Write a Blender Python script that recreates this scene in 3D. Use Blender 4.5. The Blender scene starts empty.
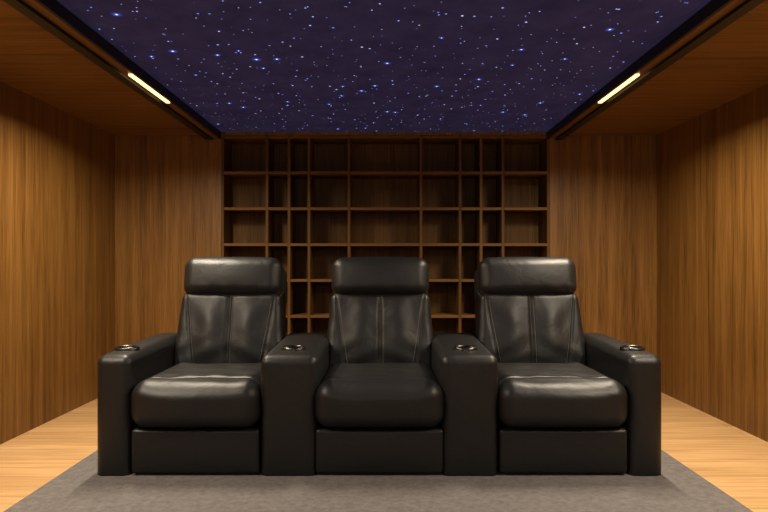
import bpy, bmesh, math, random
from mathutils import Vector, Matrix
random.seed(7)
S=bpy.context.scene
S.view_settings.view_transform='Standard'
S.view_settings.look='None'
S.view_settings.exposure=0
CH=1.08
YB=5.40
XL,XR=-2.27,2.30
# ---------------------------------------------------------------- materials
def newmat(name):
    m=bpy.data.materials.new(name); m.use_nodes=True
    nt=m.node_tree; b=nt.nodes['Principled BSDF']
    return m,nt,b
def ramp(nt,stops):
    r=nt.nodes.new('ShaderNodeValToRGB'); e=r.color_ramp.elements
    e[0].position,e[0].color=stops[0][0],(*stops[0][1],1)
    e[1].position,e[1].color=stops[-1][0],(*stops[-1][1],1)
    for p,c in stops[1:-1]:
        k=e.new(p); k.color=(*c,1)
    return r
def wood(name,axis,dark,mid,light,rough=.45,across=15,along=.35,bump=.10,spec=.35):
    m,nt,b=newmat(name); L=nt.links
    g=nt.nodes.new('ShaderNodeNewGeometry')
    def mp(ac,al):
        q=nt.nodes.new('ShaderNodeMapping'); s=[ac,ac,ac]; s[axis]=al
        q.inputs['Scale'].default_value=s; L.new(g.outputs['Position'],q.inputs['Vector']); return q
    a=mp(across,along); n1=nt.nodes.new('ShaderNodeTexNoise'); n1.inputs['Scale'].default_value=1.3
    n1.inputs['Detail'].default_value=7; n1.inputs['Roughness'].default_value=.6; n1.inputs['Distortion'].default_value=.4
    L.new(a.outputs[0],n1.inputs['Vector'])
    f=mp(across*7,along*6); n2=nt.nodes.new('ShaderNodeTexNoise'); n2.inputs['Scale'].default_value=1.7
    n2.inputs['Detail'].default_value=4; L.new(f.outputs[0],n2.inputs['Vector'])
    mx=nt.nodes.new('ShaderNodeMath'); mx.operation='MULTIPLY_ADD'
    L.new(n2.outputs[0],mx.inputs[0]); mx.inputs[1].default_value=.9
    sub=nt.nodes.new('ShaderNodeMath'); sub.operation='SUBTRACT'; L.new(n1.outputs[0],sub.inputs[0]); sub.inputs[1].default_value=.45
    L.new(sub.outputs[0],mx.inputs[2])
    r=ramp(nt,[(.20,dark),(.5,mid),(.82,light)]); L.new(mx.outputs[0],r.inputs[0])
    L.new(r.outputs[0],b.inputs['Base Color']); b.inputs['Roughness'].default_value=rough
    b.inputs['Specular IOR Level'].default_value=spec
    bp=nt.nodes.new('ShaderNodeBump'); bp.inputs['Strength'].default_value=bump; bp.inputs['Distance'].default_value=.003
    L.new(mx.outputs[0],bp.inputs['Height']); L.new(bp.outputs[0],b.inputs['Normal'])
    return m
WD=((.072,.030,.006),(.190,.086,.018),(.285,.142,.037))
M_wallv=wood('walnut_vertical',2,*WD)
M_woodx=wood('walnut_transverse',0,*WD)
M_shelf=wood('walnut_shelf',2,(.055,.026,.008),(.125,.060,.018),(.19,.095,.030),rough=.6,spec=.2)
M_shelfx=wood('walnut_shelf_h',0,(.080,.038,.011),(.165,.080,.024),(.235,.117,.037),rough=.6,spec=.2)
def floor_mat():
    m,nt,b=newmat('oak_planks'); L=nt.links
    g=nt.nodes.new('ShaderNodeNewGeometry')
    br=nt.nodes.new('ShaderNodeTexBrick'); L.new(g.outputs['Position'],br.inputs['Vector'])
    br.inputs['Scale'].default_value=1; br.inputs['Brick Width'].default_value=1.5; br.inputs['Row Height'].default_value=.14
    br.inputs['Mortar Size'].default_value=.0018; br.inputs['Color1'].default_value=(.57,.36,.17,1)
    br.inputs['Color2'].default_value=(.67,.43,.215,1); br.inputs['Mortar'].default_value=(.34,.2,.09,1)
    q=nt.nodes.new('ShaderNodeMapping'); q.inputs['Scale'].default_value=(1.2,22,22); L.new(g.outputs['Position'],q.inputs['Vector'])
    n=nt.nodes.new('ShaderNodeTexNoise'); n.inputs['Scale'].default_value=1.5; n.inputs['Detail'].default_value=6; n.inputs['Distortion'].default_value=.5
    L.new(q.outputs[0],n.inputs['Vector'])
    r=ramp(nt,[(.3,(.76,.7,.64)),(.65,(1.05,1.03,1))]); L.new(n.outputs[0],r.inputs[0])
    x=nt.nodes.new('ShaderNodeMix'); x.data_type='RGBA'; x.blend_type='MULTIPLY'; x.inputs[0].default_value=1
    L.new(br.outputs['Color'],x.inputs[6]); L.new(r.outputs[0],x.inputs[7]); L.new(x.outputs[2],b.inputs['Base Color'])
    b.inputs['Roughness'].default_value=.42
    return m
M_floor=floor_mat()
def simple(name,col,rough,metal=0):
    m,nt,b=newmat(name); b.inputs['Base Color'].default_value=(*col,1); b.inputs['Roughness'].default_value=rough; b.inputs['Metallic'].default_value=metal
    return m
def leather_mat():
    m,nt,b=newmat('black_leather'); L=nt.links
    g=nt.nodes.new('ShaderNodeNewGeometry')
    v=nt.nodes.new('ShaderNodeTexVoronoi'); v.inputs['Scale'].default_value=330; L.new(g.outputs['Position'],v.inputs['Vector'])
    n=nt.nodes.new('ShaderNodeTexNoise'); n.inputs['Scale'].default_value=8; n.inputs['Detail'].default_value=5; n.inputs['Distortion'].default_value=1.2
    L.new(g.outputs['Position'],n.inputs['Vector'])
    b1=nt.nodes.new('ShaderNodeBump'); b1.inputs['Strength'].default_value=.2; b1.inputs['Distance'].default_value=.0015
    L.new(v.outputs['Distance'],b1.inputs['Height'])
    b2=nt.nodes.new('ShaderNodeBump'); b2.inputs['Strength'].default_value=.28; b2.inputs['Distance'].default_value=.012
    L.new(n.outputs[0],b2.inputs['Height']); L.new(b1.outputs[0],b2.inputs['Normal']); L.new(b2.outputs[0],b.inputs['Normal'])
    b.inputs['Base Color'].default_value=(.0075,.0074,.0078,1); b.inputs['Roughness'].default_value=.45
    b.inputs['Specular IOR Level'].default_value=.5
    b.inputs['Specular Tint'].default_value=(.92,.94,1,1)
    return m
M_leather=leather_mat()
M_stitch=simple('stitch_thread',(.13,.125,.12),.6)
M_base=simple('black_base_fabric',(.005,.005,.005),.7)
M_cup=simple('cup_black_metal',(.03,.03,.03),.3,.9)
M_rim=simple('cup_rim_metal',(.075,.075,.075),.32,1)
M_beam=simple('black_rail_paint',(.006,.005,.0045),.5)
M_bronze=simple('bronze_channel',(.22,.105,.04),.4,.3)
def rug_mat():
    m,nt,b=newmat('grey_rug'); L=nt.links
    g=nt.nodes.new('ShaderNodeNewGeometry')
    n=nt.nodes.new('ShaderNodeTexNoise'); n.inputs['Scale'].default_value=220; n.inputs['Detail'].default_value=2; L.new(g.outputs['Position'],n.inputs['Vector'])
    n2=nt.nodes.new('ShaderNodeTexNoise'); n2.inputs['Scale'].default_value=40; n2.inputs['Detail'].default_value=5; L.new(g.outputs['Position'],n2.inputs['Vector'])
    a=nt.nodes.new('ShaderNodeMath'); a.operation='ADD'; L.new(n.outputs[0],a.inputs[0]); L.new(n2.outputs[0],a.inputs[1])
    r=ramp(nt,[(.33,(.100,.092,.095)),(.67,(.205,.190,.193))])
    h=nt.nodes.new('ShaderNodeMath'); h.operation='MULTIPLY'; h.inputs[1].default_value=.5; L.new(a.outputs[0],h.inputs[0])
    L.new(h.outputs[0],r.inputs[0]); L.new(r.outputs[0],b.inputs['Base Color']); b.inputs['Roughness'].default_value=.95
    bp=nt.nodes.new('ShaderNodeBump'); bp.inputs['Strength'].default_value=.7; bp.inputs['Distance'].default_value=.006
    L.new(a.outputs[0],bp.inputs['Height']); L.new(bp.outputs[0],b.inputs['Normal'])
    return m
M_rug=rug_mat()
def sky_mat():
    m,nt,b=newmat('star_ceiling_fabric'); L=nt.links
    g=nt.nodes.new('ShaderNodeNewGeometry')
    n=nt.nodes.new('ShaderNodeTexNoise'); n.inputs['Scale'].default_value=5; n.inputs['Detail'].default_value=10; n.inputs['Roughness'].default_value=.7
    L.new(g.outputs['Position'],n.inputs['Vector'])
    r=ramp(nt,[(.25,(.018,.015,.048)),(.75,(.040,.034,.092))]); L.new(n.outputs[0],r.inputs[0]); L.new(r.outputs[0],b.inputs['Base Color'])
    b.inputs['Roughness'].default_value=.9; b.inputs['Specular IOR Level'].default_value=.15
    L.new(r.outputs[0],b.inputs['Emission Color']); b.inputs['Emission Strength'].default_value=.36  # added self-glow: unlit fabric emits to stay blue under the warm lamps
    return m
M_sky=sky_mat()
def emit(name,col,st):
    m,nt,b=newmat(name); b.inputs['Base Color'].default_value=(*col,1); b.inputs['Emission Color'].default_value=(*col,1); b.inputs['Emission Strength'].default_value=st; return m
M_strip=emit('warm_led',(1,.62,.27),2.6)
def star_mat():
    m=bpy.data.materials.new('fiber_star_glow'); m.use_nodes=True; nt=m.node_tree; nt.nodes.clear(); L=nt.links
    o=nt.nodes.new('ShaderNodeOutputMaterial'); t=nt.nodes.new('ShaderNodeBsdfTransparent'); e=nt.nodes.new('ShaderNodeEmission')
    a=nt.nodes.new('ShaderNodeAttribute'); a.attribute_name='glow'
    c=nt.nodes.new('ShaderNodeAttribute'); c.attribute_name='tint'
    p=nt.nodes.new('ShaderNodeMath'); p.operation='POWER'; p.inputs[1].default_value=2.4; L.new(a.outputs['Fac'],p.inputs[0])
    ad=nt.nodes.new('ShaderNodeAddShader')
    s=nt.nodes.new('ShaderNodeMath'); s.operation='MULTIPLY'; s.inputs[1].default_value=2.8; L.new(p.outputs[0],s.inputs[0])
    L.new(s.outputs[0],e.inputs['Strength']); L.new(c.outputs['Color'],e.inputs['Color'])
    L.new(t.outputs[0],ad.inputs[0]); L.new(e.outputs[0],ad.inputs[1]); L.new(ad.outputs[0],o.inputs[0])
    return m
M_star=star_mat()
# ---------------------------------------------------------------- helpers
def obj_from_bm(name,bm,mats,smooth=False,parent=None):
    me=bpy.data.meshes.new(name); bm.to_mesh(me); bm.free()
    for x in (mats if isinstance(mats,(list,tuple)) else [mats]): me.materials.append(x)
    if smooth:
        for p in me.polygons: p.use_smooth=True
    o=bpy.data.objects.new(name,me); S.collection.objects.link(o)
    if parent: o.parent=parent
    return o
def addbox(bm,x0,x1,y0,y1,z0,z1,mi=0):
    r=bmesh.ops.create_cube(bm,size=1,matrix=Matrix.Translation(((x0+x1)/2,(y0+y1)/2,(z0+z1)/2))@Matrix.Diagonal((x1-x0,y1-y0,z1-z0,1)))
    for f in {f for v in r['verts'] for f in v.link_faces}: f.material_index=mi
def box(name,x0,x1,y0,y1,z0,z1,mat,parent=None):
    bm=bmesh.new(); addbox(bm,x0,x1,y0,y1,z0,z1); return obj_from_bm(name,bm,mat,parent=parent)
def empty(name,loc):
    e=bpy.data.objects.new(name,None); e.location=loc; e.empty_display_size=.1; S.collection.objects.link(e); return e
def samples(h,r,n,k=6):
    a=[math.tan(math.radians(45*i/k)) for i in range(k+1)]
    left=[-(h-r)-r*t for t in reversed(a)]
    inner=[-(h-r)+2*(h-r)*i/n for i in range(1,n)]
    return left+inner+[-x for x in reversed(left)]
def rbox(name,c,size,r,mat,parent,n=(10,10,10),puff=(0,0,0),deform=None,rot=None,k=6,flatb=False):
    hx,hy,hz=[s/2 for s in size]; H=(hx,hy,hz)
    sm=[samples(H[i],r,n[i],k) for i in range(3)]
    bm=bmesh.new()
    for ax in range(3):
        u,v=[i for i in range(3) if i!=ax]
        for sg in (-1,1):
            grid=[]
            for a in sm[u]:
                row=[]
                for b in sm[v]:
                    p=[0,0,0]; p[ax]=sg*H[ax]; p[u]=a; p[v]=b
                    row.append(bm.verts.new(p))
                grid.append(row)
            for i in range(len(grid)-1):
                for j in range(len(grid[0])-1):
                    q=[grid[i][j],grid[i+1][j],grid[i+1][j+1],grid[i][j+1]]
                    bm.faces.new(q)
    bmesh.ops.remove_doubles(bm,verts=bm.verts,dist=1e-5)
    bmesh.ops.recalc_face_normals(bm,faces=bm.faces)
    for vt in bm.verts:
        p=vt.co; q=Vector([max(-(H[i]-r),min(H[i]-r,p[i])) for i in range(3)])
        if flatb and p.z<0: q.z=p.z
        d=p-q
        if d.length>1e-9:
            # keep flat-bottom interior points untouched
            d=d.normalized()*r if not(flatb and p.z<=-hz+1e-6 and d.length<r*.999 ) else d
        p=q+d
        t=[p[i]/H[i] for i in range(3)]
        w=[max(0,1-x*x) for x in t]
        p=Vector((p.x+puff[0]*t[0]*w[1]*w[2], p.y+puff[1]*t[1]*w[0]*w[2], p.z+puff[2]*t[2]*w[0]*w[1]*(0 if flatb and p.z<0 else 1)))
        if deform: p=deform(p,t)
        vt.co=p
    o=obj_from_bm(name,bm,mat,True,parent)
    o.location=c
    if rot: o.rotation_euler=rot
    return o
def tube(name,pts,rad,mat,parent,cyc=False):
    cu=bpy.data.curves.new(name,'CURVE'); cu.dimensions='3D'; sp=cu.splines.new('POLY'); sp.points.add(len(pts)-1)
    for i,p in enumerate(pts): sp.points[i].co=(*p,1)
    sp.use_cyclic_u=cyc; cu.bevel_depth=rad; cu.bevel_resolution=2
    cu.materials.append(mat)
    o=bpy.data.objects.new(name,cu); S.collection.objects.link(o); o.parent=parent; return o
# ---------------------------------------------------------------- room
YF=-1.6
box('floor',XL-.1,XR+.1,YF,YB+.4,-.1,0,M_floor)
box('wall_left',XL-.1,XL,YF,YB+.4,0,2.4,M_wallv)
box('wall_right',XR,XR+.1,YF,YB+.4,0,2.4,M_wallv)
box('wall_front',XL-.1,XR+.1,YF-.1,YF,0,2.4,M_wallv)
SX0,SX1=-1.375,1.40; ST=2.15
bm=bmesh.new()
addbox(bm,XL,SX0,YB,YB+.30,0,2.3); addbox(bm,SX1,XR,YB,YB+.30,0,2.3)
addbox(bm,SX0,SX1,YB,YB+.30,ST,2.3); addbox(bm,XL,XR,YB+.30,YB+.40,0,2.3)
obj_from_bm('wall_back',bm,M_wallv)
ZS=2.148
bm=bmesh.new()
addbox(bm,XL,-1.50,YF,YB,ZS,2.30,1); addbox(bm,1.50,XR,YF,YB,ZS,2.30,1)
addbox(bm,-1.50,1.50,YF,YB,2.178,2.30,0)
obj_from_bm('ceiling',bm,[M_sky,M_woodx])
# star lights
bm=bmesh.new(); gl=bm.verts.layers.float.new('glow'); ti=bm.verts.layers.float_color.new('tint')
def star(x,y,r,g,col,halo=.5,n=12):
    z=2.1765
    c=bm.verts.new((x,y,z)); c[gl]=g; c[ti]=(*col,1)
    m1=[];m2=[]
    for i in range(n):
        a=2*math.pi*i/n
        v=bm.verts.new((x+r*.3*math.cos(a),y+r*.3*math.sin(a),z)); v[gl]=g*halo; v[ti]=(*col,1); m1.append(v)
        v=bm.verts.new((x+r*math.cos(a),y+r*math.sin(a),z)); v[gl]=0; v[ti]=(*col,1); m2.append(v)
    for i in range(n):
        j=(i+1)%n
        bm.faces.new((c,m1[j],m1[i])); bm.faces.new((m1[i],m1[j],m2[j],m2[i]))
for (i,j) in [(i,j) for i in range(27) for j in range(36)]:
    x=-1.34+2.68*(i+random.uniform(-.4,1.4))/27; y=1.5+3.86*(j+random.uniform(-.4,1.4))/36
    x=max(-1.34,min(1.34,x)); y=min(5.36,y)
    k=random.random()
    col=random.choice([(.35,.42,1),(.5,.55,1),(.6,.6,1),(.22,.28,1)])
    if k<.70: star(x,y,random.uniform(.0045,.007),random.uniform(.6,1.05),col,.65)
    elif k<.94: star(x,y,random.uniform(.0075,.011),random.uniform(.85,1.1),col,.65)
    else:
        R=random.uniform(.020,.038)
        star(x,y,R*.33,1.3,(.5,.58,1),.7)
        star(x,y+.0001,R,.55,(.10,.17,1),.75)
obj_from_bm('star_lights',bm,M_star)
# light tracks
def track(side):
    e=empty('linear_ceiling_light',(side*1.44,3.8,2.14))
    def pb(n,x0,x1,y0,y1,z0,z1,m):
        a,b=sorted((side*x0,side*x1)); o=box(n,a,b,y0,y1,z0,z1,m,e)
        o.matrix_parent_inverse=Matrix.Translation((-side*1.44,-3.8,-2.14)); return o
    pb('inner_rail',1.372,1.388,YF,YB-.003,2.118,2.176,M_beam)
    pb('outer_rail',1.444,1.499,YF,YB-.003,2.108,2.146,M_beam)
    pb('channel',1.388,1.444,YF,YB-.003,2.124,2.146,M_bronze)
    pb('led_strip',1.394,1.418,3.55,4.17,2.114,2.124,M_strip)
track(-1); track(1)
# ---------------------------------------------------------------- shelf
def shelf():
    bm=bmesh.new(); t=.011; y0,y1=YB-.006,YB+.285
    x0,x1=SX0+.003,SX1-.003; z1=ST-.003; z0=.003
    s=118.5
    vs=[(p-384)/s for p in (267,289,309,349,421,460,481,503)]
    vs=[x0+t]+vs+[x1-t]
    for v in vs: addbox(bm,v-t,v+t,y0,y1,z0,z1,0)
    rows=7; dz=(z1-t*2-z0)/rows
    for i in range(rows+1):
        z=z0+t+dz*i
        addbox(bm,x0,x1,y0+.002,y1,z-t,z+t,1)
    addbox(bm,x0,x1,y1,y1+.012,z0,z1,0)
    return obj_from_bm('built_in_bookshelf',bm,[M_shelf,M_shelfx])
shelf()
# ---------------------------------------------------------------- rug
rbox('rug',(-.025,3.25,.007),(3.21,2.5,.014),.005,M_rug,None,n=(4,4,1),k=3)
# ---------------------------------------------------------------- chairs
def g(x,s): return math.exp(-(x/s)**2)
RT=.0155
FY=3.185
def lathe(name,prof,mat,P,loc):
    bmc=bmesh.new(); n=40; rings=[]
    for r,z in prof:
        if r==0: rings.append([bmc.verts.new((0,0,z))]*n); continue
        rings.append([bmc.verts.new((r*math.cos(2*math.pi*i/n),r*math.sin(2*math.pi*i/n),z)) for i in range(n)])
    for a,b in zip(rings,rings[1:]):
        for i in range(n):
            j=(i+1)%n
            if a[0] is a[1]: bmc.faces.new((a[0],b[i],b[j]))
            else: bmc.faces.new((a[i],b[i],b[j],a[j]))
    bmesh.ops.recalc_face_normals(bmc,faces=bmc.faces)
    c=obj_from_bm(name,bmc,mat,True,P); c.location=loc; return c
def arm(P,cx,w,parts):
    D=.91; H=.605
    def df(p,t):
        f=min(1,max(0,p.z/.2))
        if p.z>0: p.z+=.010*(p.y/(D/2))*f
        if t[2]>.9: p.z+=.008*(1-t[0]**2)*(1-t[1]**4)
        return p
    o=rbox(parts+'_armrest',(cx,D/2,H/2),(w,D,H),.042,M_leather,P,n=(10,26,16),puff=(.004,.010,.004),deform=df,k=8,flatb=True)
    cy=.185
    bmc=bmesh.new(); bmesh.ops.create_cone(bmc,cap_ends=True,segments=40,radius1=.048,radius2=.048,depth=.16)
    cut=obj_from_bm('cut',bmc,M_cup); cut.location=(P.location.x+cx,P.location.y+cy,RT+H)
    bpy.context.view_layer.update()
    md=o.modifiers.new('b','BOOLEAN'); md.object=cut; md.operation='DIFFERENCE'; md.solver='EXACT'
    bpy.context.view_layer.update()
    dg=bpy.context.evaluated_depsgraph_get(); me=bpy.data.meshes.new_from_object(o.evaluated_get(dg))
    o.modifiers.clear(); o.data=me
    bpy.data.objects.remove(cut)
    L=(cx,cy,H+.004)
    lathe(parts+'_cup_holder',[(.0,-.072),(.043,-.072),(.046,-.06),(.047,.006)],M_cup,P,L)
    lathe(parts+'_cup_rim',[(.047,.004),(.050,.011),(.058,.011),(.062,.006),(.063,-.004)],M_rim,P,L)
def recliner(cx,arms,ph=0.0):
    P=empty('theater_recliner',(cx,FY,RT))
    w=.640
    rbox('footrest_panel',(0,.035,.120),(w,.07,.220),.018,M_leather,P,n=(16,3,8),puff=(0,.010,0))
    rbox('base_frame',(0,.45,.115),(w-.02,.70,.21),.01,M_base,P,n=(3,3,3),k=2)
    def seatdf(p,t):
        x,y,z=p
        if z>0:
            f=min(1,z/.05)
            yc=-.225+.045*(1-t[0]**2)+.004*math.sin(x*9+ph)
            z-=.012*g(y-yc,.009)*f
            z+=.005*g(y-(yc-.06),.04)*f
            z+=.0034*math.sin(x*40+2*math.sin(y*18+ph)+ph)*g(y-yc-.055,.04)*f
            z+=.0028*math.sin(y*38+7*x+ph)*g(abs(x)-.12,.12)*f
            z+=.007*(g(abs(x)-.25,.05))*f
        if y<-.2:
            y+=.0026*math.sin(x*17+ph+5*z)*g(z,.08)
        return Vector((x,y,z))
    rbox('seat_cushion',(0,.325,.3475),(w+.008,.73,.222),.074,M_leather,P,n=(50,76,10),puff=(0,.016,.013),deform=seatdf,k=10)
    TH=math.radians(-11)
    B=bpy.data.objects.new('backrest',None); S.collection.objects.link(B); B.parent=P; B.location=(0,.655,.42); B.rotation_euler=(TH,0,0)
    def fr(x,z,t2):
        e=(1-abs(t2)**6)
        sx=.240+.050*t2
        d=.015*g(x,.012)*e
        d-=.026*(g(x-.115,.080)+g(x+.115,.080))*(1-t2**2)
        d-=.013*g(z+.12,.13)
        d+=.007*(g(x-sx,.009)+g(x+sx,.009))*e
        d+=.0026*math.sin(z*42+abs(x)*26+ph)*g(z+.13,.09)
        d+=.0016*math.sin(z*30-abs(x)*34+2*ph)*g(z-.10,.12)
        return d
    def backdf(p,t):
        x,y,z=p
        sc=1-.06*t[2]
        if y<0: y+=fr(x,z,t[2])*min(1,-y/.03)
        return Vector((x*sc,y,z))
    rbox('back_cushion',(0,.08,.225),(.645,.16,.49),.045,M_leather,B,n=(84,4,40),puff=(.0,.008,.0),deform=backdf,k=8)
    def seam(fx):
        pts=[]
        for i in range(40):
            t2=-.80+1.6*i/39; z=.245*t2; x=fx(t2)
            pts.append((x*(1-.06*t2),-.008*(1-(x/.322)**2)*(1-t2*t2)+fr(x,z,t2)-.0002,.225+z))
        tube('seam_stitch',pts,.0010,M_stitch,B)
    seam(lambda t:.017); seam(lambda t:.226+.050*t); seam(lambda t:-.226-.050*t)
    def headdf(p,t):
        x,y,z=p
        if y<0:
            y+=.010*(x/.3)**2
            y+=.0016*math.sin(x*50+ph)*g(z+.09,.03)
        return Vector((x,y,z))
    rbox('headrest',(0,.085,.570),(.602,.21,.245),.066,M_leather,B,n=(40,4,40),puff=(.004,.018,.006),deform=headdf,k=10)
    rbox('back_shell',(0,.215,.262),(.612,.15,.80),.05,M_leather,B,n=(6,3,12),puff=(0,.01,0))
    for a in arms: arm(P,a[0]-cx,a[1],a[2])
    return P
recliner(-.942,[(-1.353,.174,'outer'),(-.476,.285,'inner')],.3)
recliner(-.023,[],1.9)
recliner(.896,[(.430,.285,'inner'),(1.307,.174,'outer')],3.4)
# ---------------------------------------------------------------- lights
def area(name,loc,rot,sx,sy,power,col,spread=180):
    l=bpy.data.lights.new(name,'AREA'); l.shape='RECTANGLE'; l.size=sx; l.size_y=sy; l.energy=power; l.color=col; l.spread=math.radians(spread)
    o=bpy.data.objects.new(name,l); o.location=loc; o.rotation_euler=rot; S.collection.objects.link(o); return o
W=(1,.84,.61)
for s in(-1,1):
    area('strip_light_lamp',(s*1.406,3.82,2.106),(0,0,0),.03,.62,39,W,162)
    area('soffit_lamp',(s*1.85,2.2,2.14),(0,0,0),.2,1.0,46,W,168)
area('fill_light',(0,-1.2,1.9),(math.radians(70),0,0),2.5,.8,17,(1,.88,.74))  # soft warm fill added behind the camera, not a fixture of the room
w=bpy.data.worlds.new('w'); S.world=w; w.use_nodes=True; w.node_tree.nodes['Background'].inputs[0].default_value=(.02,.017,.015,1)
# ---------------------------------------------------------------- camera
cd=bpy.data.cameras.new('camera'); cd.sensor_width=36; cd.lens=30; cd.shift_y=6/768; cd.clip_start=.05
co=bpy.data.objects.new('camera',cd); co.location=(0,0,CH); co.rotation_euler=(math.radians(90),0,0); S.collection.objects.link(co)
S.camera=co
